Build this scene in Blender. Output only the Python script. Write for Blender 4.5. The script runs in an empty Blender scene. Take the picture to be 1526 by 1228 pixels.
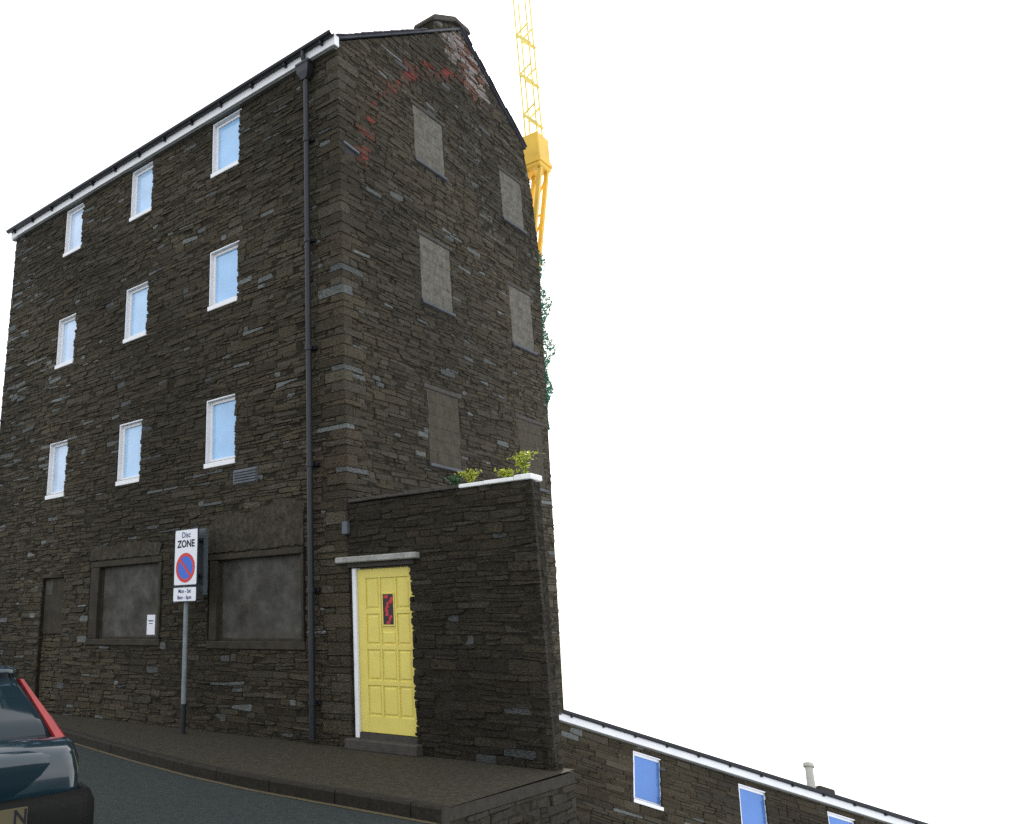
import bpy, math, random
from mathutils import Vector, Matrix
import numpy as np

# ---------------------------------------------------------------- camera
S = bpy.context.scene
COL = S.collection
FPX, PX, PY = 1246.84, 449.68, 590.82          # focal length and principal point, in pixels of the 1526 x 1228 photograph
CAM = np.array([7.5207, -9.1103, 1.5354])
RT = np.array([0.7349093540002314, 0.6781234530799932, -0.007538155333296588])
UP = np.array([0.18515132860356018, -0.1899378438318641, 0.9641797555419005])
FW = np.array([-0.6524011242474212, 0.7099804207605789, 0.2651425564056668])
cd = bpy.data.cameras.new('camera')
cam = bpy.data.objects.new('camera', cd); COL.objects.link(cam)
cd.sensor_fit = 'HORIZONTAL'; cd.sensor_width = 36.0
cd.lens = FPX / 1526 * 36
cd.shift_x = (763 - PX) / 1526; cd.shift_y = (PY - 614) / 1526
cd.clip_end = 600; cd.clip_start = 0.05
M = Matrix(((RT[0], UP[0], -FW[0], CAM[0]), (RT[1], UP[1], -FW[1], CAM[1]), (RT[2], UP[2], -FW[2], CAM[2]), (0, 0, 0, 1)))
cam.matrix_world = M
S.camera = cam
S.render.resolution_x, S.render.resolution_y = 1024, 824

# ---------------------------------------------------------------- sky, sun, exposure
SUN_TO = Vector((-0.27, 0.68, 0.60)).normalized()    # towards the sun: behind the warehouse
el = math.asin(SUN_TO.z); az = math.atan2(SUN_TO.x, SUN_TO.y)
W = bpy.data.worlds.new('World'); S.world = W; W.use_nodes = True
nt = W.node_tree; nt.nodes.clear()
out = nt.nodes.new('ShaderNodeOutputWorld'); bg = nt.nodes.new('ShaderNodeBackground')
sky = nt.nodes.new('ShaderNodeTexSky'); sky.sky_type = 'NISHITA'; sky.sun_disc = False
sky.sun_elevation = el; sky.sun_rotation = az; sky.air_density = 1.0; sky.dust_density = 3.0; sky.ozone_density = 1.0
# bright white overcast mixed over the clear sky; it goes on unchanged below the horizon
tc = nt.nodes.new('ShaderNodeTexCoord'); sp = nt.nodes.new('ShaderNodeSeparateXYZ'); ab = nt.nodes.new('ShaderNodeMath'); ab.operation = 'ABSOLUTE'
cb = nt.nodes.new('ShaderNodeCombineXYZ')
nt.links.new(tc.outputs['Generated'], sp.inputs[0]); nt.links.new(sp.outputs[2], ab.inputs[0])
nt.links.new(sp.outputs[0], cb.inputs[0]); nt.links.new(sp.outputs[1], cb.inputs[1]); nt.links.new(ab.outputs[0], cb.inputs[2])
nt.links.new(cb.outputs[0], sky.inputs[0])
mx = nt.nodes.new('ShaderNodeMix'); mx.data_type = 'RGBA'; mx.inputs[0].default_value = 0.66
nt.links.new(sky.outputs[0], mx.inputs[6]); mx.inputs[7].default_value = (11.0, 11.2, 11.6, 1)
nt.links.new(mx.outputs[2], bg.inputs[0]); bg.inputs[1].default_value = 0.10
nt.links.new(bg.outputs[0], out.inputs[0])
sl = bpy.data.lights.new('sun', 'SUN'); sl.energy = 3.2; sl.angle = math.radians(0.5); sl.color = (1.0, 0.95, 0.86)
so = bpy.data.objects.new('sun', sl); COL.objects.link(so)
so.rotation_euler = (-SUN_TO).to_track_quat('-Z', 'Y').to_euler()
S.view_settings.view_transform = 'Standard'; S.view_settings.look = 'None'
S.view_settings.exposure = 0.80; S.view_settings.gamma = 1.0; S.view_settings.use_curve_mapping = False
S.cycles.use_denoising = False
S.cycles.max_bounces = 6

# ---------------------------------------------------------------- helpers
def project(p):
    q = np.asarray(p, float) - CAM
    z = q @ FW
    return PX + FPX * (q @ RT) / z, PY - FPX * (q @ UP) / z, z

def material(name, base, rough=0.8, var=0.25, scale=8.0, bump=0.3, bump_scale=60.0, attr=False, metal=0.0, spec=0.35, coat=0.0, base2=None, dist=0.01, streak=(1, 1, 1), detail=5.0):
    m = bpy.data.materials.new(name); m.use_nodes = True
    t = m.node_tree; N = t.nodes; Lk = t.links
    b = N['Principled BSDF']
    b.inputs['Roughness'].default_value = rough; b.inputs['Metallic'].default_value = metal
    b.inputs['Specular IOR Level'].default_value = spec; b.inputs['Coat Weight'].default_value = coat
    g = N.new('ShaderNodeNewGeometry')
    tcn = N.new('ShaderNodeTexCoord')
    src = g.outputs['Position'] if attr else tcn.outputs['Object']
    mp = N.new('ShaderNodeMapping'); mp.inputs['Scale'].default_value = streak
    Lk.new(src, mp.inputs[0])
    no = N.new('ShaderNodeTexNoise'); no.inputs['Scale'].default_value = scale; no.inputs['Detail'].default_value = detail; no.inputs['Roughness'].default_value = 0.65
    Lk.new(mp.outputs[0], no.inputs['Vector'])
    rmp = N.new('ShaderNodeMapRange'); rmp.inputs[1].default_value = 0.3; rmp.inputs[2].default_value = 0.7
    rmp.inputs[3].default_value = 1 - var; rmp.inputs[4].default_value = 1 + var
    Lk.new(no.outputs['Fac'], rmp.inputs[0])
    if attr:
        a = N.new('ShaderNodeAttribute'); a.attribute_name = 'Col'; csrc = a.outputs['Color']
        # lime and paint stains keep their own broken shapes on the stones
        a2 = N.new('ShaderNodeAttribute'); a2.attribute_name = 'Stain'
        sn = N.new('ShaderNodeTexNoise'); sn.inputs['Scale'].default_value = 9; sn.inputs['Detail'].default_value = 7; sn.inputs['Roughness'].default_value = 0.75
        smp = N.new('ShaderNodeMapping'); smp.inputs['Scale'].default_value = (1.2, 1.2, 2.6); Lk.new(src, smp.inputs[0]); Lk.new(smp.outputs[0], sn.inputs['Vector'])
        sa = N.new('ShaderNodeMath'); sa.operation = 'ADD'; Lk.new(sn.outputs['Fac'], sa.inputs[0]); Lk.new(a2.outputs['Alpha'], sa.inputs[1])
        sr_ = N.new('ShaderNodeMapRange'); sr_.inputs[1].default_value = 0.86; sr_.inputs[2].default_value = 1.06; Lk.new(sa.outputs[0], sr_.inputs[0])
        smx = N.new('ShaderNodeMix'); smx.data_type = 'RGBA'; Lk.new(sr_.outputs[0], smx.inputs[0]); Lk.new(csrc, smx.inputs[6]); Lk.new(a2.outputs['Color'], smx.inputs[7]); csrc = smx.outputs[2]
    else:
        if base2 is not None:
            mxx = N.new('ShaderNodeMix'); mxx.data_type = 'RGBA'; mxx.inputs[6].default_value = (*base, 1); mxx.inputs[7].default_value = (*base2, 1)
            n3 = N.new('ShaderNodeTexNoise'); n3.inputs['Scale'].default_value = scale * 0.35; n3.inputs['Detail'].default_value = 6
            Lk.new(mp.outputs[0], n3.inputs['Vector'])
            r3 = N.new('ShaderNodeMapRange'); r3.inputs[1].default_value = 0.42; r3.inputs[2].default_value = 0.62
            Lk.new(n3.outputs['Fac'], r3.inputs[0]); Lk.new(r3.outputs[0], mxx.inputs[0]); csrc = mxx.outputs[2]
        else:
            rg = N.new('ShaderNodeRGB'); rg.outputs[0].default_value = (*base, 1); csrc = rg.outputs[0]
    mul = N.new('ShaderNodeVectorMath'); mul.operation = 'SCALE'
    Lk.new(csrc, mul.inputs[0]); Lk.new(rmp.outputs[0], mul.inputs['Scale'])
    Lk.new(mul.outputs[0], b.inputs['Base Color'])
    if bump > 0:
        n2 = N.new('ShaderNodeTexNoise'); n2.inputs['Scale'].default_value = bump_scale; n2.inputs['Detail'].default_value = 6; n2.inputs['Roughness'].default_value = 0.7
        Lk.new(mp.outputs[0], n2.inputs['Vector'])
        bp = N.new('ShaderNodeBump'); bp.inputs['Strength'].default_value = bump; bp.inputs['Distance'].default_value = dist
        Lk.new(n2.outputs['Fac'], bp.inputs['Height']); Lk.new(bp.outputs[0], b.inputs['Normal'])
    return m

class MB:
    """collects polygons, then links them as ONE mesh object"""
    def __init__(s): s.v = []; s.f = []; s.c = []; s.st = []; s.col = (1, 1, 1); s.stain = (0, 0, 0, 0)
    def vert(s, p): s.v.append(tuple(map(float, p))); s.c.append(s.col); s.st.append(s.stain); return len(s.v) - 1
    def poly(s, pts): s.f.append([s.vert(p) for p in pts])
    def box(s, a, b, bev=0.0):
        x0, y0, z0 = a; x1, y1, z1 = b
        if bev <= 0:
            i = [s.vert(p) for p in ((x0,y0,z0),(x1,y0,z0),(x1,y1,z0),(x0,y1,z0),(x0,y0,z1),(x1,y0,z1),(x1,y1,z1),(x0,y1,z1))]
            for f in ((0,3,2,1),(4,5,6,7),(0,1,5,4),(1,2,6,5),(2,3,7,6),(3,0,4,7)): s.f.append([i[k] for k in f])
            return s
        rings = []
        for z, k in ((z0, bev), (z0 + bev, 0), (z1 - bev, 0), (z1, bev)):
            e = bev - k if False else 0
            ins = k
            c = bev * 0.6
            rings.append([(x0+ins+c,y0+ins,z),(x1-ins-c,y0+ins,z),(x1-ins,y0+ins+c,z),(x1-ins,y1-ins-c,z),(x1-ins-c,y1-ins,z),(x0+ins+c,y1-ins,z),(x0+ins,y1-ins-c,z),(x0+ins,y0+ins+c,z)])
        s.loft(rings, cap=True); return s
    def loft(s, rings, cap=True, closed=True):
        idx = [[s.vert(p) for p in r] for r in rings]
        n = len(rings[0])
        for a, b in zip(idx[:-1], idx[1:]):
            for k in range(n if closed else n - 1):
                s.f.append([a[k], a[(k+1) % n], b[(k+1) % n], b[k]])
        if cap: s.f.append(idx[0][::-1]); s.f.append(idx[-1])
        return s
    def tube(s, pts, r, n=10, cap=True):
        pts = [Vector(p) for p in pts]; rings = []
        rr = r if isinstance(r, (list, tuple)) else [r] * len(pts)
        for i, p in enumerate(pts):
            d = (pts[min(i+1, len(pts)-1)] - pts[max(i-1, 0)]).normalized()
            a = d.cross(Vector((0, 0, 1)));
            if a.length < 1e-3: a = d.cross(Vector((0, 1, 0)))
            a.normalize(); b = d.cross(a)
            rings.append([p + (a * math.cos(t) + b * math.sin(t)) * rr[i] for t in [2*math.pi*k/n for k in range(n)]])
        return s.loft(rings, cap)
    def bar(s, a, b, w, h=None):
        h = h or w
        a = Vector(a); b = Vector(b); d = (b - a).normalized()
        u = d.cross(Vector((0, 0, 1)))
        if u.length < 1e-3: u = d.cross(Vector((0, 1, 0)))
        u.normalize(); v = d.cross(u)
        return s.loft([[p + u*sx*w/2 + v*sy*h/2 for sx, sy in ((-1,-1),(1,-1),(1,1),(-1,1))] for p in (a, b)])
    def build(s, name, mat, parent=None, smooth=False, matrix=None):
        me = bpy.data.meshes.new(name); me.from_pydata(s.v, [], s.f); me.update()
        at = me.color_attributes.new('Col', 'FLOAT_COLOR', 'POINT')
        a = np.ones((len(s.v), 4), np.float32); a[:, :3] = np.array(s.c, np.float32).reshape(-1, 3)
        at.data.foreach_set('color', a.ravel())
        if mat is MAT['stone']:
            a2 = me.color_attributes.new('Stain', 'FLOAT_COLOR', 'POINT'); a2.data.foreach_set('color', np.array(s.st, np.float32).ravel())
        if smooth: me.polygons.foreach_set('use_smooth', [True] * len(me.polygons))
        me.materials.append(mat)
        o = bpy.data.objects.new(name, me); COL.objects.link(o)
        if parent is not None: o.parent = parent
        if matrix is not None: o.matrix_local = matrix
        return o

def tag(o, label=None, cat=None, group=None, kind=None):
    if label: o['label'] = label
    if cat: o['category'] = cat
    if group: o['group'] = group
    if kind: o['kind'] = kind
    return o
def empty(name, loc=(0, 0, 0), parent=None):
    o = bpy.data.objects.new(name, None); COL.objects.link(o); o.location = loc; o.empty_display_size = 0.2
    if parent is not None: o.parent = parent
    return o
def copy_tree(o, parent=None):
    c = o.copy(); COL.objects.link(c); c.parent = parent
    for ch in list(o.children): copy_tree(ch, c)
    return c

MAT = {}
MAT['stone'] = material('rubble slate stone', None, 0.82, 0.85, 30, 1.0, 26, attr=True, spec=0.22, dist=0.035, streak=(1, 1, 2.4), detail=9)
MAT['mortar'] = material('dark lime mortar', (0.030, 0.026, 0.018), 0.95, 0.6, 14, 0.9, 40, dist=0.03, spec=0.1)
MAT['render'] = material('brown cement render', (0.043, 0.036, 0.025), 0.9, 0.6, 18, 0.9, 30, base2=(0.054, 0.047, 0.034), spec=0.2)
MAT['surround'] = material('brown painted window surround', (0.045, 0.038, 0.026), 0.85, 0.3, 6, 0.4, 40, base2=(0.037, 0.032, 0.023), spec=0.2)
MAT['board'] = material('weathered grey boarding', (0.078, 0.074, 0.066), 0.8, 0.4, 5, 0.3, 70, base2=(0.050, 0.046, 0.038), spec=0.25)
MAT['block'] = material('pale cement infill', (0.142, 0.134, 0.112), 0.92, 0.30, 14, 0.8, 60, base2=(0.108, 0.101, 0.082), spec=0.15)
MAT['block_low'] = material('brown cement infill', (0.072, 0.063, 0.046), 0.92, 0.25, 12, 0.8, 60, base2=(0.058, 0.051, 0.037), spec=0.15)
MAT['white'] = material('white painted timber', (0.82, 0.82, 0.83), 0.45, 0.05, 3, 0.08, 40, spec=0.4)
MAT['glass'] = material('pane with pale blue sky reflection painted in', (0.34, 0.58, 0.86), 0.12, 0.10, 2.5, 0.0, spec=0.5, coat=0.4)  # reflected blue sky is painted into the colour of all these panes
MAT['glass_mid'] = material('pane with light blue sky reflection painted in', (0.42, 0.63, 0.87), 0.12, 0.12, 2.5, 0.0, spec=0.5, coat=0.4)
MAT['glass_pale'] = material('pane with lilac white sky reflection painted in', (0.54, 0.69, 0.88), 0.12, 0.12, 2.5, 0.0, spec=0.5, coat=0.4)
MAT['glass_deep'] = material('pane with deep blue sky reflection painted in', (0.09, 0.22, 0.56), 0.12, 0.08, 2.5, 0.0, spec=0.5, coat=0.3)  # deeper blue sky reflection, again painted into the pane colour
MAT['black'] = material('black painted cast iron', (0.012, 0.014, 0.018), 0.42, 0.2, 10, 0.15, 60, spec=0.4)
MAT['slate'] = material('blue grey roofing slate', (0.05, 0.055, 0.065), 0.6, 0.3, 4, 0.4, 30, spec=0.35)
MAT['soffit'] = material('grey soffit board', (0.14, 0.145, 0.13), 0.8, 0.2, 4, 0.2, 40)
MAT['door'] = material('yellow gloss paint', (0.74, 0.62, 0.145), 0.5, 0.06, 5, 0.1, 30, spec=0.3)
MAT['lintel'] = material('pale weathered stone', (0.30, 0.30, 0.27), 0.9, 0.35, 8, 0.6, 40)
MAT['step'] = material('worn dark step stone', (0.055, 0.05, 0.042), 0.85, 0.3, 10, 0.6, 40)
MAT['asphalt'] = material('road asphalt', (0.027, 0.0335, 0.0325), 0.85, 0.5, 55, 0.8, 160, dist=0.006, spec=0.2, base2=(0.037, 0.043, 0.040))
MAT['pavement'] = material('brown worn pavement', (0.040, 0.035, 0.023), 0.9, 0.5, 38, 0.7, 130, dist=0.006, spec=0.15, base2=(0.052, 0.046, 0.032))
MAT['kerb'] = material('dark kerb stone', (0.025, 0.022, 0.016), 0.85, 0.35, 16, 0.6, 60, spec=0.2)
MAT['line'] = material('worn yellow road paint', (0.095, 0.075, 0.036), 0.85, 0.5, 30, 0.3, 90)
MAT['galv'] = material('galvanised steel', (0.20, 0.23, 0.235), 0.55, 0.2, 9, 0.1, 50, metal=0.2)
MAT['sign_white'] = material('white sign face', (0.80, 0.82, 0.86), 0.5, 0.02, 4, 0.0)
MAT['sign_back'] = material('grey sign back', (0.085, 0.105, 0.11), 0.5, 0.15, 6, 0.05, 40)
MAT['sign_dark'] = material('dark sign edge', (0.03, 0.038, 0.05), 0.5, 0.1, 6, 0.0)
MAT['ink'] = material('black sign print', (0.012, 0.012, 0.02), 0.6, 0.0, 4, 0.0)
MAT['ink_grey'] = material('grey blue sign print', (0.06, 0.065, 0.16), 0.6, 0.0, 4, 0.0)
MAT['red'] = material('red sign print', (0.62, 0.045, 0.04), 0.5, 0.04, 6, 0.0)
MAT['blue'] = material('blue sign print', (0.05, 0.15, 0.60), 0.5, 0.04, 6, 0.0)
MAT['crane'] = material('yellow crane paint', (0.80, 0.50, 0.06), 0.5, 0.12, 3, 0.05, 30)
MAT['crane_pale'] = material('pale yellow crane paint', (0.80, 0.64, 0.16), 0.5, 0.1, 3, 0.05, 30)
MAT['cable'] = material('pale steel cable', (0.50, 0.66, 0.68), 0.4, 0.05, 3, 0.0)
MAT['leaf'] = material('teal green leaf', (0.05, 0.21, 0.13), 0.55, 0.5, 3, 0.0, attr=False)
MAT['leaf_y'] = material('yellow green leaf', (0.42, 0.46, 0.04), 0.55, 0.35, 9, 0.0)
MAT['leaf_d'] = material('dark green leaf', (0.05, 0.12, 0.045), 0.55, 0.35, 9, 0.0)
MAT['bark'] = material('grey brown bark', (0.07, 0.055, 0.04), 0.9, 0.3, 9, 0.6, 30)
MAT['coping'] = material('cement coping with sunlight painted white', (0.86, 0.86, 0.84), 0.85, 0.08, 9, 0.5, 30)  # sunlight on the coping painted in as white
MAT['paper'] = material('white paper notice', (0.78, 0.78, 0.82), 0.8, 0.05, 20, 0.0)
MAT['stained_dark'] = material('dark leaded glass', (0.012, 0.008, 0.012), 0.2, 0.1, 9, 0.0)
MAT['stained_red'] = material('red leaded glass', (0.50, 0.02, 0.035), 0.2, 0.2, 9, 0.0)
MAT['white_wall'] = material('white masonry paint', (0.83, 0.83, 0.83), 0.85, 0.04, 2, 0.3, 40)
MAT['flue'] = material('pale clay flue', (0.52, 0.50, 0.44), 0.85, 0.1, 9, 0.2, 40)
MAT['car'] = material('blue black car paint', (0.012, 0.030, 0.042), 0.16, 0.05, 3, 0.0, spec=0.4, coat=0.9)
MAT['car_glass'] = material('dark car glass', (0.012, 0.026, 0.034), 0.05, 0.0, 3, 0.0, spec=0.45)
MAT['lamp_red'] = material('red lamp lens', (0.34, 0.018, 0.015), 0.15, 0.15, 14, 0.0, spec=0.5, coat=0.5)
MAT['chrome'] = material('silver trim', (0.55, 0.60, 0.66), 0.2, 0.02, 3, 0.0, metal=0.7)
MAT['plastic'] = material('black bumper plastic', (0.007, 0.007, 0.006), 0.6, 0.2, 30, 0.15, 120, spec=0.12)
MAT['tyre'] = material('tyre rubber', (0.012, 0.012, 0.012), 0.8, 0.1, 20, 0.2, 90)
MAT['plate'] = material('dull yellow number plate', (0.115, 0.10, 0.052), 0.5, 0.05, 6, 0.0)
MAT['box_blue'] = material('blue grey metal', (0.095, 0.108, 0.118), 0.6, 0.2, 9, 0.1, 40)

# ---------------------------------------------------------------- rubble masonry
def clip_convex(poly, outline):
    for i in range(len(outline)):
        ax, ay = outline[i]; bx, by = outline[(i+1) % len(outline)]
        res = []
        side = lambda p: (bx-ax)*(p[1]-ay) - (by-ay)*(p[0]-ax)
        for k in range(len(poly)):
            p, q = poly[k], poly[(k+1) % len(poly)]
            sp_, sq = side(p), side(q)
            if sp_ >= 0: res.append(p)
            if (sp_ >= 0) != (sq >= 0):
                t = sp_/(sp_-sq); res.append((p[0]+t*(q[0]-p[0]), p[1]+t*(q[1]-p[1])))
        poly = res
        if len(poly) < 3: return []
    return poly
def area(p): return abs(sum(p[i][0]*p[(i+1)%len(p)][1]-p[(i+1)%len(p)][0]*p[i][1] for i in range(len(p))))/2
def rounded(q, r):
    """quad (ccw) -> 8-gon with uneven chamfered corners"""
    o = []
    for i in range(4):
        p, a, b = Vector(q[i]), Vector(q[i-1]), Vector(q[(i+1) % 4])
        la, lb = (a-p).length, (b-p).length
        ca = min(r.uniform(.006, .032), la*.4); cb_ = min(r.uniform(.006, .032), lb*.4)
        if abs((a-p).y) > abs((a-p).x): ca = min(ca, la*.38)
        o.append(tuple(p+(a-p)*ca/la)); o.append(tuple(p+(b-p)*cb_/lb))
    return o
def coursed(seed, outline, holes, hr=(.034, .098), lr=(.11, .50), rag=(-.022, .008)):
    r = random.Random(seed); res = []
    xs = [p[0] for p in outline]; zs = [p[1] for p in outline]
    x0, x1, z0, z1 = min(xs), max(xs), min(zs), max(zs)
    ph = [[r.uniform(0, 6.3) for _ in range(3)] for _ in range(400)]
    wav = lambda k, x: .016*math.sin(x*1.9+ph[k][0]) + .010*math.sin(x*4.3+ph[k][1]) + .006*math.sin(x*9.7+ph[k][2])
    z = z0 - .02; k = 0
    while z < z1:
        h = r.uniform(*hr) * (1.35 if r.random() < .12 else 1)
        x = x0 - r.uniform(0, .2)
        while x < x1:
            l = r.uniform(*lr) * (1.4 if r.random() < .1 else 1) * (.75 + h*3)
            xa, xb = x, x + l
            parts = [(0, 1)]
            if h > .085 and r.random() < .38: t = r.uniform(.35, .65); parts = [(0, t), (t, 1)]
            for ta, tb in parts:
                g = r.uniform(.001, .005)
                zb = lambda xx, t: z + wav(k, xx)*(1-t) + (h + wav(k+1, xx))*t
                quad = [(xa+g, zb(xa, ta)+g), (xb-g, zb(xb, ta)+g), (xb-g, zb(xb, tb)-g), (xa+g, zb(xa, tb)-g)]
                quad = [(p[0]+r.uniform(-.010, .010), p[1]+r.uniform(-.006, .006)) for p in quad]
                bb = (min(p[0] for p in quad), max(p[0] for p in quad), min(p[1] for p in quad), max(p[1] for p in quad))
                hit = [o for o in holes if bb[0] < o[1] and bb[1] > o[0] and bb[2] < o[3] and bb[3] > o[2]]
                if not hit: pieces = [quad]
                else:
                    rects = [bb]
                    for o in hit:
                        nr = []
                        for a, b, c, d in rects:
                            if not (a < o[1] and b > o[0] and c < o[3] and d > o[2]): nr.append((a, b, c, d)); continue
                            if a < o[0]: nr.append((a, o[0]+r.uniform(-.015, .002), c, d))
                            if b > o[1]: nr.append((o[1]+r.uniform(*rag), b, c, d))
                            a2, b2 = max(a, o[0]), min(b, o[1])
                            if c < o[2]: nr.append((a2, b2, c, o[2]-.004))
                            if d > o[3]: nr.append((a2, b2, o[3]+.004, d))
                        rects = nr
                    pieces = [[(a, c), (b, c), (b, d), (a, d)] for a, b, c, d in rects if b-a > .03 and d-c > .018]
                for q in pieces:
                    p = clip_convex(rounded(q, r), outline)
                    if len(p) >= 3 and area(p) > .0012: res.append(p)
            x = xb
        z += h; k += 1
    return res
def stone_colour(r, a, b, pale=.10):
    v = .5+.5*math.sin(a*.9+1.3*math.sin(b*.7)+b*.55); v = .80+.40*v
    t = r.random()
    if t < .66: c = (.0565, .0465, .0288); k = r.uniform(.7, 1.2)
    elif t < .93-pale*.5: c = (.0675, .0580, .0400); k = r.uniform(.7, 1.2)
    elif t < 1-pale*.5: c = (.063, .049, .030); k = r.uniform(.6, 1.2)
    else: c = (.115, .122, .114); k = r.uniform(.7, 1.4)
    return tuple(x*k*v for x in c)
def add_stone(mb, poly, to3, r, col, proud=(-.004, .017)):
    d = r.uniform(*proud); tx, tz = r.uniform(-.05, .05), r.uniform(-.10, .10)
    cx = sum(p[0] for p in poly)/len(poly); cz = sum(p[1] for p in poly)/len(poly)
    e = min(.011, .22*math.sqrt(area(poly)))
    mb.col = col[:3]; mb.stain = col[3] if len(col) > 3 else (0, 0, 0, 0)
    rings = []
    for depth, ins in ((-.05, 0), (d-.010, 0), (d, e)):
        ring = []
        for a, b in poly:
            L = math.hypot(a-cx, b-cz) or 1
            aa, bb_ = a-(a-cx)/L*ins*1.3, b-(b-cz)/L*min(ins, .8*abs(b-cz))*1.3
            dd = depth + ((a-cx)*tx + (b-cz)*tz if depth > -.05 else 0) + (r.uniform(-.006, .006) if depth == d else 0)
            ring.append(to3(aa, bb_, dd))
        rings.append(ring)
    i = [[mb.vert(p) for p in ring] for ring in rings]; n = len(poly)
    for A, B in zip(i[:-1], i[1:]):
        for k in range(n): mb.f.append([A[k], A[(k+1) % n], B[(k+1) % n], B[k]])
    mb.f.append(i[-1])
def masonry(stones, to3, parent, n_single, colour, seed, mat=None, visible=lambda a, b: True, world=None, proud=(-.004, .017), stuffname='rubble_stones'):
    """the n_single stones that show largest become objects of their own, the rest one mesh"""
    r = random.Random(seed); ranked = []
    for i, p in enumerate(stones):
        a = sum(q[0] for q in p)/len(p); b = sum(q[1] for q in p)/len(p)
        P = np.array(to3(a, b, 0)); 
        if world is not None: P = np.array(world @ Vector(P))
        u, v, z = project(P)
        vis = z > 0 and -5 < u < 1531 and -5 < v < 1233 and visible(a, b)
        ranked.append((area(p)/z**2 if vis else -1, i))
    ranked.sort(reverse=True)
    single = {i for s_, i in ranked[:n_single] if s_ > 0}
    rest = MB()
    for i, p in enumerate(stones):
        a = sum(q[0] for q in p)/len(p); b = sum(q[1] for q in p)/len(p)
        c = colour(r, a, b)
        if i in single:
            m = MB(); add_stone(m, p, to3, r, c, proud); m.build('stone', mat or MAT['stone'], parent)
        else: add_stone(rest, p, to3, r, c, proud)
    if rest.v: tag(rest.build(stuffname, mat or MAT['stone'], parent), kind='stuff')
FRONT = lambda a, b, d: (a, -d, b)          # facade: a along x, b up, d out of the wall
GABLE = lambda a, b, d: (d, a, b)           # gable: a along y

# ---------------------------------------------------------------- ground
KERB = [(-16, -.75), (-9.5, -.78), (-7.2, -.85), (-4.8, -1.33), (-2.15, -1.93), (-.6, -2.22), (.6, -2.35), (1.6, -2.37), (4.0, -2.42)]
def kerb_y(x):
    for (a, b), (c, d) in zip(KERB[:-1], KERB[1:]):
        if a <= x <= c:
            t = (x-a)/(c-a); return b+(d-b)*t
    return KERB[-1][1]
def end_x(y): return 2.97        # the paving stops on this line beside the end of the boundary wall
m = MB()
xs = list(np.linspace(-16, 2.97, 60))
for a, b in zip(xs[:-1], xs[1:]):
    m.poly([(a, kerb_y(a)+.12, -.02), (b, kerb_y(b)+.12, -.02), (b, .22, 0.0), (a, .22, 0.0)])
tag(m.build('pavement', MAT['pavement']), kind='structure')
m = MB()
ys = [-40, -12, -5, -2.9, -2.2]
m.poly([(-40, -40, -.13), (40, -40, -.13), (40, 26, -.13), (6.8, .40, -.13), (5.4, -.75, -.13), (3.25, -2.52, -.13), (2.97, -2.52, -.13), (2.97, -2.3, -.13), (2.0, -2.2, -.13), (-2, -1.8, -.13), (-4.8, -1.1, -.13), (-7.2, -.6, -.13), (-16, -.5, -.13), (-40, -.5, -.13)])
tag(m.build('road', MAT['asphalt']), kind='structure')
# worn yellow line along the kerb foot
m = MB()
xs = np.linspace(-9.5, 2.95, 80)
for a, b in zip(xs[:-1], xs[1:]):
    m.poly([(a, kerb_y(a)-.09, -.126), (b, kerb_y(b)-.09, -.126), (b, kerb_y(b)-.02, -.126), (a, kerb_y(a)-.02, -.126)])
line = m.build('road_line', MAT['line']); tag(line, kind='structure')
kerb = tag(empty('kerb', (0, 0, -.1)), kind='structure')
rk = random.Random(4)
x = -12.0
while x < 2.9:
    l = .915; x2 = min(x+l-.012, 2.97); ya, yb = kerb_y(x), kerb_y(x2); j = rk.uniform(-.006, .006)
    mk = MB()
    prof = [(0, -.12), (0.0, .075), (.022, .095), (.125, .095+j*.3), (.125, -.12)]
    mk.loft([[(x, ya+p+j, q) for p, q in prof], [(x2, yb+p+j, q) for p, q in prof]])
    mk.build('kerb_stone', MAT['kerb'], kerb); x += l

# ---------------------------------------------------------------- the warehouse
EAVE = 10.735; LEN = 10.32; APEX = (4.0, 13.30); REAR = (6.42, 11.76)
wh = tag(empty('warehouse', (-5, 3, 0)), 'tall dark slate-stone warehouse with white windows, black drainpipe and gable chimney', 'warehouse')
wh.location = (0, 0, 0)
COLS = [(-8.055, .66), (-5.583, .69), (-3.068, .725)]
ROWS = [(9.55, 1.13), (6.92, 1.13), (4.10, 1.18)]
wins = [(x, x+w, z, z+h) for z, h in ROWS for x, w in COLS]
B1 = (-6.28, -4.10, 1.24, 2.73); B2 = (-2.92, -.80, 1.21, 2.66); DOORB = (-7.95, -7.17, 0, 2.5); VENT = (-2.36, -1.80, 3.74, 3.98)
fw = MB()   # front wall core with its openings left open by building it from strips
def wall_core(mb, outline_x, z0, z1, holes, y0, y1, axis='front'):
    xs = sorted({outline_x[0], outline_x[1], *[h for o in holes for h in o[:2]]}); zs = sorted({z0, z1, *[h for o in holes for h in o[2:]]})
    for a, b in zip(xs[:-1], xs[1:]):
        run = None
        for c, d in zip(zs[:-1], zs[1:]):
            inside = any(o[0] <= a and b <= o[1] and o[2] <= c and d <= o[3] for o in holes)
            if inside:
                if run: mb.box((a, y0, run[0]), (b, y1, run[1])); run = None
            else: run = (run[0] if run else c, d)
        if run: mb.box((a, y0, run[0]), (b, y1, run[1]))
holesF = wins + [B1, B2, DOORB]
wall_core(fw, (-LEN, -.02), -.3, EAVE+.15, [(a+.002, b+.06, c, d) for a, b, c, d in wins] + [B1, B2, DOORB], .004, .45)
front = fw.build('front_wall', MAT['mortar'], wh)
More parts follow.
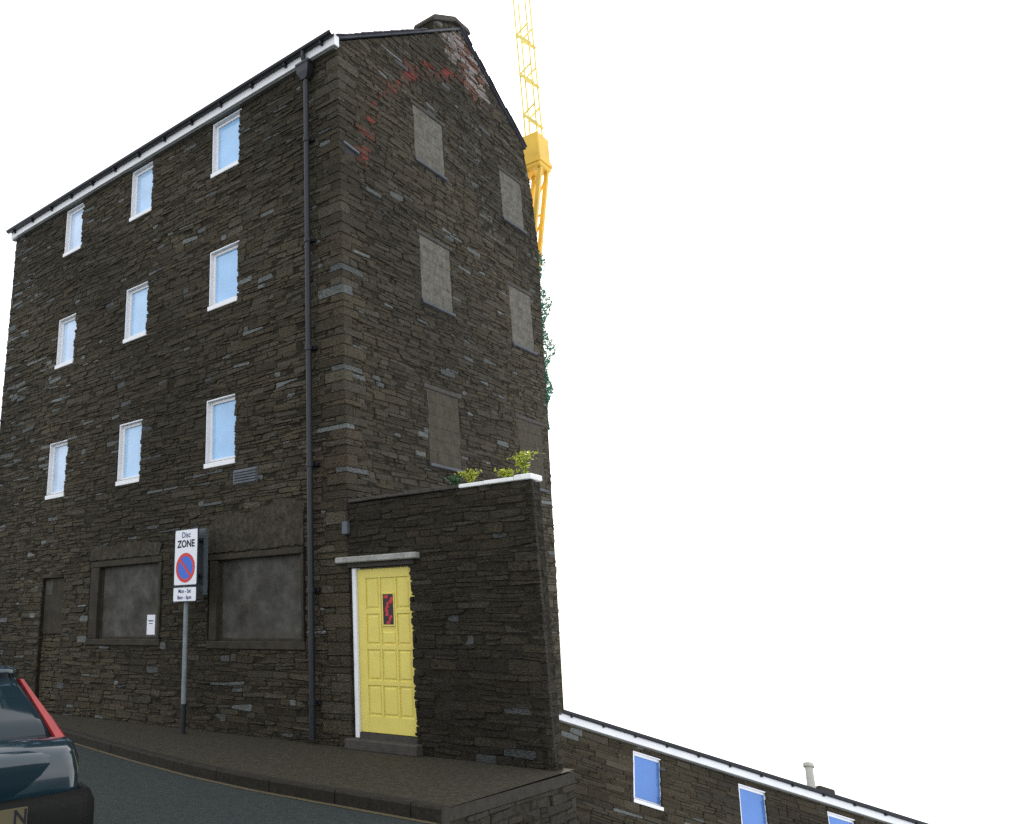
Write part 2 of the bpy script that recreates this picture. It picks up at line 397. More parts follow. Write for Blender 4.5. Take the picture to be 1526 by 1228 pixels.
# quoins bonding the corner, long and short in turn; the rubble is laid around them
rq = random.Random(5); QUO = []; z = 0.0; k = 0
while z < EAVE - .03:
    h = min(rq.uniform(.07, .19), EAVE - z); la, lb = (rq.uniform(.34, .55), rq.uniform(.14, .24)) if k % 2 else (rq.uniform(.14, .24), rq.uniform(.34, .6))
    QUO.append((z, z+h, la, lb)); z += h; k += 1
OUT_F = [(-LEN, 0), (-.01, 0), (-.01, EAVE), (-LEN, EAVE)]
stF = coursed(11, OUT_F, holesF + [VENT] + [(-la-.006, 1, z0, z1) for z0, z1, la, lb in QUO])
def colF(r, a, b):
    pale = .06 + (.35 if a < -9.3 and b > 5 else 0) + .16*max(0, math.sin(a*1.7+b*.8)*math.sin(b*1.1-a*.4))
    return stone_colour(r, a, b, pale)
masonry(stF, FRONT, front, 170, colF, 12)
# gable wall
gm = MB()
OUT_G = [(.01, 0), (6.10, 0), (6.36, 4.0), (6.75, 9.5), (6.63, 10.8), (6.42, 11.80), (4.0, 13.42), (0.0, EAVE+.135)]
ring = [(.012, 0), (6.10, 0), (6.36, 4.0), (6.75, 9.5), (6.63, 10.8), (6.42, 11.80), (4.0, 13.42), (.012, EAVE+.135)]
gm.loft([[(-.004, a, b) for a, b in ring], [(-.45, a, b) for a, b in ring]])
gable = gm.build('gable_wall', MAT['mortar'], wh)
gwins = [(2.145, 3.08, 9.63, 10.74), (2.145, 3.08, 6.91, 8.14), (2.145, 3.08, 4.08, 5.33), (5.246, 6.13, 9.63, 10.74), (5.246, 6.13, 6.91, 8.14), (5.19, 6.12, 4.08, 5.36)]
GV = (.14, .40, 8.80, 8.98)
stG = coursed(21, OUT_G, gwins + [GV] + [(-1, lb+.006, z0, z1) for z0, z1, la, lb in QUO if not z0 < 9.06 < z1+.3], rag=(-.03, .012))
REDL = [(.55, 8.85), (.8, 9.63), (1.22, 10.5), (1.86, 11.2), (2.7, 11.85), (3.76, 12.2)]
def seg_dist(p, line_):
    best = 9
    for (a, b), (c, d) in zip(line_[:-1], line_[1:]):
        t = max(0, min(1, ((p[0]-a)*(c-a)+(p[1]-b)*(d-b))/((c-a)**2+(d-b)**2)))
        best = min(best, math.hypot(p[0]-a-t*(c-a), p[1]-b-t*(d-b)))
    return best
WHITEP = [(3.75, 13.0), (4.35, 12.75), (4.45, 12.45)]
STRIP = [(4.1, 12.0), (4.28, 11.1), (4.36, 9.7), (4.8, 9.2)]
def colG(r, a, b):
    c = stone_colour(r, a, b, .05); d_ = seg_dist((a, b), REDL)
    if seg_dist((a, b), WHITEP) < .62:
        t = (.28, .245, .225) if r.random() < .6 else (.17, .075, .05)
        return (*c, (*t, .58-.55*seg_dist((a, b), WHITEP)**1.5+r.uniform(-.08, .1)))
    if d_ < .34 and r.random() < .8: return (*c, (.21, .04, .03, .49-1.0*d_+r.uniform(-.14, .10)))
    if seg_dist((a, b), STRIP) < .26: return (*c, (.16, .17, .155, .40-.5*seg_dist((a, b), STRIP)+r.uniform(-.1, .1)))
    return c
masonry(stG, GABLE, gable, 110, colG, 22, visible=lambda a, b: b > 3.3)
for z, z1_, la, lb in QUO:
    q = MB(); j = rq.uniform(0, .022); j2 = rq.uniform(0, .022); g = .005
    q.col = stone_colour(rq, 0, z, .10)
    p = [(-la, -j), (j2-.02, -j), (j2, -j+.02), (j2, lb), (-.06, lb), (-.06, .06), (-la, .06)]
    q.loft([[(a+rq.uniform(-.006, .006), b+rq.uniform(-.006, .006), zz) for a, b in [(a_*s_, b_*s_) for a_, b_ in p]] for zz, s_ in ((z+g, .985), (z+g+.012, 1), (z1_-g-.012, 1), (z1_-g, .985))])
    q.build('quoin', MAT['stone'], front)
# left end, rear and roof of the building
m = MB(); ring2 = [(.46, -.3), (6.6, -.3), (6.4, 11.7), (4.0, 13.25), (.46, 10.9)]
m.loft([[(-LEN, a, b) for a, b in ring2], [(-LEN+.4, a, b) for a, b in ring2]])
m.box((-LEN+.41, 6.2, -.3), (-.46, 6.6, 11.6))
m.build('rear_wall', MAT['mortar'], wh)
roof = MB()
e0 = (-.086, EAVE+.125); pit = (APEX[1]+.16-e0[1])/(APEX[0]-e0[0])
def slope(mb, y0, z0, y1, z1, t=.045):
    mb.loft([[(xx, y0, z0), (xx, y1, z1), (xx, y1, z1+t), (xx, y0, z0+t)] for xx in (-LEN-.06, .02)])
slope(roof, e0[0], e0[1], APEX[0], APEX[1]+.16); slope(roof, APEX[0]+.001, APEX[1]+.16, REAR[0]+.12, REAR[1]+.04)
ro = roof.build('roof', MAT['slate'], wh)
# ragged slate ends along the verges (each slate of the verge course)
for (ya, za), (yb, zb_) in ((e0, (APEX[0], APEX[1]+.16)), ((APEX[0], APEX[1]+.16), (REAR[0]+.12, REAR[1]+.04))):
    L = math.hypot(yb-ya, zb_-za); n = int(L/.2)
    for i in range(n):
        t0, t1 = i/n, (i+1.25)/n; t1 = min(t1, 1)
        if ya < 2 and 2.66 < ya+(yb-ya)*(t0+t1)/2: continue
        s_ = MB(); dx = rq.uniform(.0, .03); up = .046
        s_.loft([[(xx, ya+(yb-ya)*t0, za+(zb_-za)*t0+up+.012), (xx, ya+(yb-ya)*t1, za+(zb_-za)*t1+up), (xx, ya+(yb-ya)*t1, za+(zb_-za)*t1+up+.014), (xx, ya+(yb-ya)*t0, za+(zb_-za)*t0+up+.03)] for xx in (-.25, .05+dx)])
        s_.build('slate', MAT['slate'], ro)
# chimney: squat stub with cement flaunching, weathered on its back side
c = MB(); ch_poly = [(3.0, 12.6), (4.36, 12.75), (4.36, 13.55), (4.30, 13.62), (3.80, 13.62), (3.04, 13.22), (3.0, 13.16)]
c.loft([[(-.02, a, b) for a, b in ch_poly], [(-.40, a, b) for a, b in ch_poly]])
chim = c.build('chimney', MAT['mortar'], ro)
stC = coursed(31, [(3.01, 12.6), (4.35, 12.7), (4.35, 13.5), (3.9, 13.5), (3.02, 13.1)], [], hr=(.06, .12), lr=(.12, .3))
rc = random.Random(3); sm = MB()
stC = [p for p in stC if sum(q[1] for q in p)/len(p) > 10.85+.30+.64*sum(q[0] for q in p)/len(p)-.3]
for p in stC: add_stone(sm, p, lambda a, b, d: (d-.005, a, b), rc, tuple(x*1.25 for x in stone_colour(rc, p[0][0], p[0][1], .2)))
tag(sm.build('chimney_stones', MAT['stone'], chim), kind='stuff')
c = MB(); cp = [(2.96, 13.14), (3.02, 13.24), (3.80, 13.65), (4.32, 13.66), (4.40, 13.60), (4.40, 13.56), (3.84, 13.56), (2.98, 13.10)]
c.loft([[(.035, a, b) for a, b in cp], [(-.44, a, b) for a, b in cp]]); c.build('flaunching', MAT['step'], chim)

# eaves: soffit, white fascia in lengths, gutter with brackets
m = MB(); m.box((-LEN-.05, -.085, EAVE-.03), (-.0, .011, EAVE+.004)); m.build('soffit', MAT['soffit'], wh)
x = -LEN-.06
fas = MB(); fas.box((x, -.118, EAVE+.006), (.02, -.088, EAVE+.195)); fas = fas.build('fascia', MAT['white'], wh)
fe = MB(); fe.box((.021, -.117, EAVE+.0), (.045, .0, EAVE+.19)); fe.build('fascia_end', MAT['white'], wh)
g = MB(); n = 9
gp = [(-.18+.065*math.cos(math.pi+math.pi*k/n), EAVE+.205+.065*math.sin(math.pi+math.pi*k/n)) for k in range(n+1)]
gp += [(-.18+.055*math.cos(-math.pi*k/n), EAVE+.205+.055*math.sin(-math.pi*k/n)) for k in range(n+1)]
g.loft([[(xx, a, b) for a, b in gp] for xx in (-LEN-.1, .05)]); gut = g.build('gutter', MAT['black'], wh)
for k in range(13):
    xx = -LEN+.15+k*.83; b = MB()
    b.box((xx-.02, -.19, EAVE+.09), (xx+.02, -.119, EAVE+.16)); b.tube([(xx, -.18, EAVE+.15), (xx, -.18, EAVE+.095)], .03, 8); b.build('gutter_bracket', MAT['black'], gut)
# drainpipe with hopper
dp = MB(); dp.tube([(-.60, -.18, EAVE+.19), (-.60, -.18, EAVE+.06), (-.60, -.13, EAVE-.05)], .042, 10)
dp.tube([(-.60, -.11, EAVE-.32), (-.60, -.11, .06)], .046, 12)
dpo = dp.build('drainpipe', MAT['black'], wh, smooth=False)
hp = MB(); hp.loft([[(-.60+a*s_, -.13+b*s_*.8, z_) for a, b in ((-.13, -.10), (.13, -.10), (.13, .09), (-.13, .09))] for z_, s_ in ((EAVE-.36, .45), (EAVE-.24, .95), (EAVE-.1, 1), (EAVE-.095, 1.12), (EAVE-.055, 1.12))])
hp.build('hopper', MAT['black'], dpo)
for z_ in (9.2, 7.4, 5.6, 3.8, 2.0, .5):
    b = MB(); b.tube([(-.60, -.11, z_), (-.60, -.11, z_+.07)], .06, 12); b.box((-.70, -.06, z_+.01), (-.50, .0, z_+.06)); b.build('pipe_collar', MAT['black'], dpo)

# facade windows: white lining and casement, blue pane, sill
def window(x0, x1, z0, z1, parent, pane_mat, to3=lambda p: p, tilt=0.0):
    d = .075; f = .055
    w = MB()
    # lining of the reveal, left, head; frame of the casement set back
    w.box((x0, .002, z0+.10), (x0+.018, d, z1-.02)); w.box((x0, .002, z1-.02), (x1+.05, d, z1))
    yb0, yb1 = d-.005, d+.05
    x2 = x1 + .055
    w.box((x0+.0185, yb0, z0+.10), (x0+.018+f, yb1, z1-.021), .006)
    w.box((x2-f, yb0, z0+.10), (x2, yb1, z1-.021), .006)
    w.box((x0+.019+f, yb0+.001, z1-.021-f), (x2-f-.001, yb1-.001, z1-.0215), .006)
    w.box((x0+.019+f, yb0+.001, z0+.10), (x2-f-.001, yb1-.001, z0+.10+f*.9), .006)
    wo = w.build('window', MAT['white'], parent)
    p = MB(); a, b, c_, e = x0+.012+f, x2-f+.006, z0+.10+f*.8, z1-.014-f
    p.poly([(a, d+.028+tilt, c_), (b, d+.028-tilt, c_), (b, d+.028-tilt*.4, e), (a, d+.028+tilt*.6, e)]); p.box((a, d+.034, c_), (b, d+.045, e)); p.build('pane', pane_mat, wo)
    s = MB(); s.box((x0-.012, -.028, z0-.005), (x1+.022, d+.04, z0+.082), .008); s.build('sill', MAT['white'], wo)
    s = MB(); s.box((x0+.003, .012, z0+.0825), (x2-.01, d+.02, z0+.0995)); s.build('drip_gap', MAT['sign_back'], wo)
    return wo
rw = random.Random(8)
for x0, x1, z0, z1 in wins: window(x0, x1, z0, z1, wh, MAT['glass_pale' if x0 < -7 else 'glass_mid' if x0 < -4 else 'glass'], tilt=rw.uniform(-.004, .004))  # panes paler column by column, painting more sky reflection to the left

# boarded ground-floor windows in rendered surrounds
def boarded(o, inner, name_label):
    x0, x1, z0, z1 = o; a, b, c_, d = inner
    s = MB()
    s.box((x0, -.035, z0), (x1, .10, c_), .012); s.box((x0+.03, -.028, d), (x1-.03, .10, z1), .012)
    s.box((x0+.05, -.026, c_+.001), (a, .10, d-.001), .01); s.box((b, -.026, c_+.001), (x1-.03, .10, d-.001), .01)
    so_ = s.build('window_surround', MAT['surround'], wh)
    n = 1; p = MB(); p.box((a-.02, .075, c_-.02), (b+.02, .11, d+.02)); po = p.build('boarding', MAT['board'], so_)
    lip = MB(); lip.box((a+.004, .055, c_+.004), (a+.045, .074, d-.004)); lip.box((a+.046, .056, c_+.004), (b-.004, .074, c_+.04)); lip.build('inner_frame', MAT['surround'], so_)
    return so_
boarded(B1, (-5.97, -4.19, 1.35, 2.62), 1); boarded(B2, (-2.70, -.88, 1.33, 2.565), 2)
# cement render patches above the boarded windows and flaking panel
def patch(name, pts, thick, mat, parent, to3, seed, rough=.03, step=.07):
    r = random.Random(seed); poly = []
    for (a, b), (c_, d) in zip(pts, pts[1:]+pts[:1]):
        L = math.hypot(c_-a, d-b); n = max(1, int(L/step))
        for k in range(n): poly.append((a+(c_-a)*k/n+r.uniform(-rough, rough), b+(d-b)*k/n+r.uniform(-rough, rough)))
    m = MB(); m.loft([[to3(a, b, dd) for a, b in poly] for dd in (-.02, thick)]); return m.build(name, mat, parent)
patch('render_patch', [(-2.96, 2.69), (-.83, 2.69), (-.80, 3.30), (-1.2, 3.42), (-1.9, 3.25), (-2.5, 3.32), (-3.02, 3.10)], .030, MAT['render'], front, FRONT, 3, .014)
patch('render_patch', [(-6.25, 2.755), (-4.2, 2.755), (-4.12, 2.95), (-4.9, 3.02), (-5.7, 2.98), (-6.32, 3.05)], .030, MAT['render'], front, FRONT, 4, .012)
# blocked doorway: rubble below, brown panel above
bd = MB(); bd.box((-7.95, .10, 0), (-7.17, .2, 2.5)); bdo = bd.build('blocked_doorway', MAT['mortar'], wh)
p = MB(); p.box((-7.94, .06, 1.44), (-7.19, .098, 2.49)); p.build('panel', MAT['surround'], bdo)
p = MB(); p.box((-7.9, .052, 2.18), (-7.66, .06, 2.44)); p.build('pale_patch', MAT['board'], bdo)
r_ = random.Random(61); mm = MB()
for p in coursed(61, [(-7.94, .02), (-7.18, .02), (-7.18, 1.42), (-7.94, 1.42)], [], lr=(.1, .32)): add_stone(mm, p, lambda a, b, d: (a, .07-d, b), r_, tuple(x*1.35 for x in stone_colour(r_, 0, 0, .02)))
tag(mm.build('infill_stones', MAT['stone'], bdo), kind='stuff')
# louvred vent
v = MB(); v.box((VENT[0], -.012, VENT[2]), (VENT[1], .02, VENT[3])); vo = v.build('vent', MAT['box_blue'], wh)
for k in range(5):
    s = MB(); zz = VENT[2]+.02+k*.044; s.loft([[(xx, -.013, zz), (xx, -.035, zz-.006), (xx, -.035, zz+.012), (xx, -.013, zz+.034)] for xx in (VENT[0]+.02, VENT[1]-.02)]); s.build('slat', MAT['box_blue'], vo)
# blocked gable windows
for i, (a, b, c_, d) in enumerate(gwins):
    low = i in (2, 5)
    w = MB(); w.box((-.09, a-.02, c_), (-.0035, b+.02, d+.01)); wo = w.build('blocked_window', MAT['block_low' if low else 'block'], wh)
    rr = random.Random(70+i); nrow = 6; hh = (d-c_)/nrow
    for k in range(nrow):
        y = a; off = .0 if k % 2 else -.22
        cuts = sorted({a, b, *[t for t in (a+.44+off, a+.88+off) if a+.06 < t < b-.06]})
        for y0, y1 in zip(cuts[:-1], cuts[1:]):
            q = MB(); e = rr.uniform(-.004, .004); q.box((-.003, y0+.002-(.03 if y0 == a else 0)*rr.random(), c_+k*hh+.0012), (.007+e*.5, y1-.001, c_+(k+1)*hh-.0012), .003); q.build('block', MAT['block_low' if low else 'block'], wo)
    s = MB(); s.box((-.05, a-.05, c_-.055), (.05, b+.04, c_-.004), .006); s.build('sill', MAT['slate'], wo)
    s = MB(); s.box((-.02, a-.10, d+.012), (.022, b+.10, d+.085), .01); s.col = (.05, .046, .038); s.build('lintel', MAT['step'], wo)
gvb = MB(); gvb.box((-.10, GV[0], GV[2]), (-.001, GV[1], GV[3])); gvb.build('hole_shade_plate', MAT['ink'], wh)  # flush black plate painting the dark inside of a putlog hole
s = MB(); s.loft([[(xx, GV[0]-.05, GV[3]+.03), (xx, GV[1]+.08, GV[3]-.005), (xx, GV[1]+.08, GV[3]+.03), (xx, GV[0]-.05, GV[3]+.065)] for xx in (-.02, .03)]); s.build('hole_slate', MAT['box_blue'], wh)

# ---------------------------------------------------------------- retaining wall where the pavement stops above the lower ground
rwl = tag(empty('retaining_wall', (0, 0, 0)), 'dark stone retaining wall dropping away under the end of the pavement', 'wall', kind='thing')
m = MB(); m.box((2.60, -2.50, -6.5), (2.955, .20, -.135)); rwc = m.build('wall_core', MAT['mortar'], rwl)
m = MB(); m.box((2.70, -2.28, -.134), (2.968, .215, -.025)); m.build('capping', MAT['kerb'], rwl)
r_ = random.Random(51); mm = MB()
for p in coursed(51, [(-2.50, -5.0), (.20, -5.0), (.20, -.14), (-2.50, -.14)], [], hr=(.05, .12)): add_stone(mm, p, lambda a, b, d: (2.957+d, a, b), r_, tuple(x*.62 for x in stone_colour(r_, p[0][0], p[0][1], .03)))
tag(mm.build('rubble_stones', MAT['stone'], rwc), kind='stuff')

# ---------------------------------------------------------------- boundary wall with the yellow door
WEND = 2.86; WTOP = 3.21
bw = tag(empty('boundary_wall', (1.5, 0, 0)), 'dark slate-stone yard wall joining the warehouse corner, with a yellow door', 'wall', kind='thing')
bw.location = (0, 0, 0)
DO = (.045, 1.035, .13, 2.31)
m = MB(); wall_core(m, (.03, WEND-.02), -.02, WTOP-.02, [(DO[0], DO[1]+.06, -.02, DO[3])], .004, .22)
bcore = m.build('wall_core', MAT['mortar'], bw)
LINT = (-.16, 1.2, 2.31, 2.46)
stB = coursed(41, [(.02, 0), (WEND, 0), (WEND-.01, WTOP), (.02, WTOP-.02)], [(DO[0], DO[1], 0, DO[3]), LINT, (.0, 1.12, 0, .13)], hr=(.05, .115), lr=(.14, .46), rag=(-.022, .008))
masonry(stB, FRONT, bcore, 290, lambda r, a, b: tuple(x*.60 for x in stone_colour(r, a+3, b, .03)), 42)  # stone colour scaled down to paint in the yard wall's shade
# stones of the free end
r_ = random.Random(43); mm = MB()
for p in coursed(43, [(-.012, 0), (.225, 0), (.225, WTOP-.02), (-.012, WTOP-.02)], [], hr=(.05, .115), lr=(.14, .3)): add_stone(mm, p, lambda a, b, d: (WEND-.022+d, a, b), r_, tuple(x*.60 for x in stone_colour(r_, 3, p[0][1], .04)))  # end stones carry the same painted-in shade
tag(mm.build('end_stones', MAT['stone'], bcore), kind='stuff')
# coping: painted dark as shade near the warehouse, painted white as sunlight further on
x = .03; r_ = random.Random(44)
while x < WEND-.05:
    l = min(r_.uniform(.3, .5), WEND+.01-x); s = MB(); h = r_.uniform(.035, .055)
    white = x > 1.72
    s.box((x+.004, -.03+r_.uniform(-.012, .012), WTOP), (x+l-.004, .25, WTOP+h+(.012 if white else 0)), .008)
    s.build('coping_stone', MAT['coping' if white else 'step'], bw); x += l
s = MB(); s.box((LINT[0], -.10, 2.375), (LINT[1], .2, 2.455), .012); lin = s.build('lintel', MAT['lintel'], bw)
s = MB(); s.box((.0, -.02, 2.312), (1.10, .2, 2.372)); s.build('lintel_bed', MAT['step'], bw)
s = MB(); s.box((-.03, -.13, -.01), (1.12, .25, .125), .015); s.build('door_step', MAT['step'], bw)
s = MB(); s.box((.046, .015, .126), (.112, .12, 2.305), .006); s.build('door_frame', MAT['white'], bw)
s = MB(); s.box((.047, .03, .1255), (1.09, .2, .196)); s.build('threshold', MAT['step'], bw)
# the door: stiles and rails around raised panels
DX0, DX1, DZ0, DZ1, DY = .114, 1.075, .20, 2.285, .07
d = MB(); d.box((DX0, DY, DZ0), (DX1, DY+.045, DZ1)); door = d.build('door', MAT['door'], bw)
tag(door, 'yellow panelled door with a small red and black leaded light')
fx = lambda t: DX0+.02+(1.035-.02-DX0)*t; fz = lambda t: DZ1-(DZ1-DZ0)*t
cols = [(.13, .375), (.405, .665), (.695, .93)]; rows = [(.06, .255), (.285, .475), (.505, .69), (.72, .90)]
sr = MB()
def rail(a, b, c_, e, y=.016): sr.box((a, DY-y, c_), (b, DY-.0005, e), .004)
rail(DX0+.001, fx(.13), DZ0+.001, DZ1-.001); rail(fx(.93), DX1-.001, DZ0+.001, DZ1-.001)
for a, b in ((.375, .405), (.665, .695)): rail(fx(a), fx(b), fz(.90), fz(.06))
rail(fx(.13)+.0005, fx(.93)-.0005, fz(.06)+.0005, DZ1-.002); rail(fx(.13)+.0005, fx(.93)-.0005, DZ0+.002, fz(.90)-.0005)
for ci, (a, b) in enumerate(cols):
    for (t0, t1) in ((.255, .285), (.475, .505), (.69, .72)):
        if ci == 1 and t0 == .255: continue
        rail(fx(a)+.0005, fx(b)-.0005, fz(t1), fz(t0), .0155)
sr.build('stile_and_rail', MAT['door'], door)
for ci, (a, b) in enumerate(cols):
    for ri, (t0, t1) in enumerate(rows):
        if ci == 1 and ri == 0: continue
        if ci == 1 and ri == 1: t0 = .385
        pz0, pz1 = fz(t1)+.022, fz(t0)-.022; pa, pb = fx(a)+.020, fx(b)-.020
        pm = MB()
        if ri == 0:   # arched head
            tops = [(pb-(pb-pa)*k/6, pz1-.03+(.035*math.sin(math.pi*k/6) if ci == 1 else .035*((1-k/6) if ci == 0 else k/6))) for k in range(7)]
        else: tops = [(pb, pz1), (pa, pz1)]
        base_ = [(pa, pz0), (pb, pz0)] + tops
        cx = (pa+pb)/2; cz = (pz0+pz1)/2
        pm.loft([[(cx+(p[0]-cx)*s_, DY-dd, cz+(p[1]-cz)*(1-(1-s_)*(pb-pa)/(pz1-pz0))) for p in base_] for s_, dd in ((1, -.001), (.97, .006), (.84, .011))])
        pm.build('panel', MAT['door'], door)
gx0, gx1, gz0, gz1 = fx(.445), fx(.635), fz(.352), fz(.165)
gl = MB(); gl.box((gx0, DY-.010, gz0), (gx1, DY-.0005, gz1)); glo = gl.build('door_glass', MAT['stained_dark'], door)
rg_ = random.Random(12)
for k in range(11):
    cx, cz = rg_.uniform(gx0+.02, gx1-.02), gz0+.03+(gz1-gz0-.06)*k/10
    pts = [(min(max(cx+rg_.uniform(.018, .05)*math.cos(t), gx0+.004), gx1-.004), min(max(cz+rg_.uniform(.014, .036)*math.sin(t), gz0+.004), gz1-.004)) for t in [2*math.pi*i/5 for i in range(5)]]
    q = MB(); q.poly([(a, DY-.0125-.0002*k, b) for a, b in pts]); q.build('red_glass', MAT['stained_red'], glo)
bead = MB()
for a, b, c_, e in ((gx0-.02, gx0-.0005, gz0-.02, gz1+.02), (gx1+.0005, gx1+.02, gz0-.02, gz1+.02), (gx0, gx1, gz0-.02, gz0-.0005), (gx0, gx1, gz1+.0005, gz1+.02)): bead.box((a, DY-.018, c_), (b, DY-.0005, e), .003)
bead.build('glass_bead', MAT['door'], door)
# junction box and cable on the wall beside the warehouse corner
jb = empty('junction_box', (.0, -.05, 2.86)); tag(jb, 'small blue-grey junction box on a cable above the yellow door lintel', 'junction box')
s = MB(); s.box((-.05, -.02, -.09), (.045, .05, .09), .01); s.build('casing', MAT['box_blue'], jb)
s = MB(); s.tube([(0, .02, .09), (.004, .02, .25), (-.003, .02, .42)], .007, 6); s.build('cable', MAT['black'], jb)

# ---------------------------------------------------------------- notice on the boarding
nm = MB(); nm.box((-4.58, .068, 1.42), (-4.36, .0735, 1.75)); no_ = nm.build('notice', MAT['paper']); tag(no_, 'small white paper notice pinned on the boarded window left of the sign', 'notice')
nm = MB(); nm.box((-4.54, .0665, 1.64), (-4.40, .0678, 1.66)); nm.box((-4.53, .0665, 1.60), (-4.42, .0678, 1.612)); nm.build('print', MAT['ink_grey'], no_)

# ---------------------------------------------------------------- parking sign
def text_mesh(name, s, size, mat, parent, loc, rot, align='CENTER', sx=1.0, weight=0.0):
    cu = bpy.data.curves.new(name, 'FONT'); cu.body = s; cu.size = size; cu.align_x = align; cu.align_y = 'CENTER'; cu.offset = weight; cu.resolution_u = 4
    o = bpy.data.objects.new(name, cu); COL.objects.link(o)
    bpy.context.view_layer.update()
    me = bpy.data.meshes.new_from_object(o.evaluated_get(bpy.context.evaluated_depsgraph_get()))
    bpy.data.objects.remove(o); me.materials.clear(); me.materials.append(mat)
    t = bpy.data.objects.new(name, me); COL.objects.link(t); t.parent = parent; t.location = loc; t.rotation_euler = rot; t.scale = (sx, 1, 1)
    return t
sg = empty('parking_sign', (-2.93, -.44, 0)); tag(sg, 'white disc zone no-waiting sign on a slim grey post in front of the warehouse', 'road sign')
s = MB(); s.tube([(0, 0, .42), (0, 0, 3.03)], .038, 12); s.tube([(0, 0, 3.03), (0, 0, 3.04)], .042, 12); s.build('post', MAT['galv'], sg)
s = MB(); s.tube([(0, 0, -.02), (0, 0, .419)], .041, 12); s.build('post_base', MAT['black'], sg)
PW, PZ0, PZ1, FY = .56, 2.165, 3.04, -.085
def rounded_plate(x0, x1, z0, z1, y0, y1, rad=.02):
    m_ = MB(); pts = []
    for cx, cz, a0 in ((x1-rad, z0+rad, -90), (x1-rad, z1-rad, 0), (x0+rad, z1-rad, 90), (x0+rad, z0+rad, 180)):
        for k in range(5): t = math.radians(a0+22.5*k); pts.append((cx+rad*math.cos(t), cz+rad*math.sin(t)))
    m_.loft([[(a, y, b) for a, b in pts] for y in (y1, y0)]); return m_
ox = .06
pl = rounded_plate(ox-PW/2, ox+PW/2, PZ0, PZ1, FY, FY+.022).build('sign_plate', MAT['sign_dark'], sg)
rounded_plate(ox-PW/2+.012, ox+PW/2-.012, PZ0+.012, PZ1-.012, FY-.003, FY-.0005).build('sign_face', MAT['sign_white'], pl)
RX = (math.pi/2, 0, 0)
text_mesh('lettering', 'Disc', .125, MAT['ink_grey'], pl, (ox+.0, FY-.0055, PZ1-.095), RX, sx=.95, weight=.002)
text_mesh('lettering', 'ZONE', .155, MAT['ink'], pl, (ox, FY-.0055, PZ1-.235), RX, sx=.98, weight=.005)
cz = PZ0+.275
def disc(r0, r1, y, mat, name, parent, n=40):
    q = MB()
    for k in range(n):
        a, b = 2*math.pi*k/n, 2*math.pi*(k+1)/n
        q.poly([(ox+r1*math.cos(a), y, cz+r1*math.sin(a)), (ox+r1*math.cos(b), y, cz+r1*math.sin(b)), (ox+r0*math.cos(b), y, cz+r0*math.sin(b)), (ox+r0*math.cos(a), y, cz+r0*math.sin(a))] if r0 else [(ox, y, cz), (ox+r1*math.cos(a), y, cz+r1*math.sin(a)), (ox+r1*math.cos(b), y, cz+r1*math.sin(b))])
    return q.build(name, mat, parent)
disc(0, .19, FY-.005, MAT['blue'], 'blue_disc', pl); disc(.178, .228, FY-.007, MAT['red'], 'red_ring', pl)
q = MB(); t = math.radians(-45); dx, dz = math.cos(t), math.sin(t)
q.poly([(ox+s1*.185*dx-s2*.021*dz, FY-.0085, cz+s1*.185*dz+s2*.021*dx) for s1, s2 in ((-1, -1), (1, -1), (1, 1), (-1, 1))]); q.build('red_bar', MAT['red'], pl)
tp = rounded_plate(ox-PW/2-.005, ox+PW/2-.005, 1.92, 2.145, FY, FY+.02).build('time_plate', MAT['sign_dark'], sg)
rounded_plate(ox-PW/2+.005, ox+PW/2-.015, 1.93, 2.135, FY-.003, FY-.0005).build('sign_face', MAT['sign_white'], tp)
text_mesh('lettering', 'Mon - Sat', .082, MAT['ink_grey'], tp, (ox-.005, FY-.0055, 2.08), RX, sx=.95, weight=.002)
text_mesh('lettering', '8am - 6pm', .082, MAT['ink_grey'], tp, (ox-.005, FY-.0055, 1.985), RX, sx=.95, weight=.002)
rp = rounded_plate(ox-PW/2, ox+PW/2, 2.01, 3.05, .105, .127).build('rear_plate', MAT['sign_back'], sg)
s = MB(); s.box((ox+PW/2-.035, .06, 2.02), (ox+PW/2+.004, .128, 3.04)); s.build('plate_flange', MAT['sign_back'], rp)
for zz in (2.3, 2.85):
    s = MB(); s.box((ox-.22, -.0625, zz), (ox+.22, -.042, zz+.04)); s.box((ox-.22, .042, zz), (ox+.22, .104, zz+.04)); s.build('clamp', MAT['sign_dark'], sg)

# ---------------------------------------------------------------- plants on the yard wall
def leaf_spray(mb, r, base, h, spread, n, size):
    for k in range(n):
        t = r.random()**.7; p = Vector(base)+Vector((r.gauss(0, spread)*t, r.gauss(0, spread*.7)*t, h*t))
        a = Vector((r.gauss(0, 1), r.gauss(0, 1), r.gauss(.3, .7))).normalized(); b = a.cross(Vector((r.gauss(0, 1), r.gauss(0, 1), r.gauss(0, 1)))).normalized()
        s_ = size*r.uniform(.6, 1.3)
        mb.poly([p-a*s_*.5, p+b*s_*.26, p+a*s_*.6, p-b*s_*.26])
def wall_plant(px, h, spread, n, mat, label, y=.05):
    r = random.Random(int(px*100)); e = tag(empty('wall_plant', (px, y, WTOP+.05)), label, 'plant', 'plants growing on the yard wall')
    st = MB()
    for k in range(9): st.tube([(0, 0, -.02), (r.gauss(0, spread*.4), r.gauss(0, spread*.3), h*.5), (r.gauss(0, spread*.8), r.gauss(0, spread*.4), h*.95)], [.006, .004, .002], 5)
    st.build('stem', MAT['leaf_d'], e); lf = MB(); leaf_spray(lf, r, (0, 0, 0), h, spread, int(n*2.0), .040); lf.build('leaves', mat, e)
wall_plant(1.98, .17, .085, 110, MAT['leaf_y'], 'small yellow-green plant at the near end of the sunlit coping')
wall_plant(1.76, .12, .08, 90, MAT['leaf_d'], 'low dark green plant on the wall top where the sunlit coping starts')
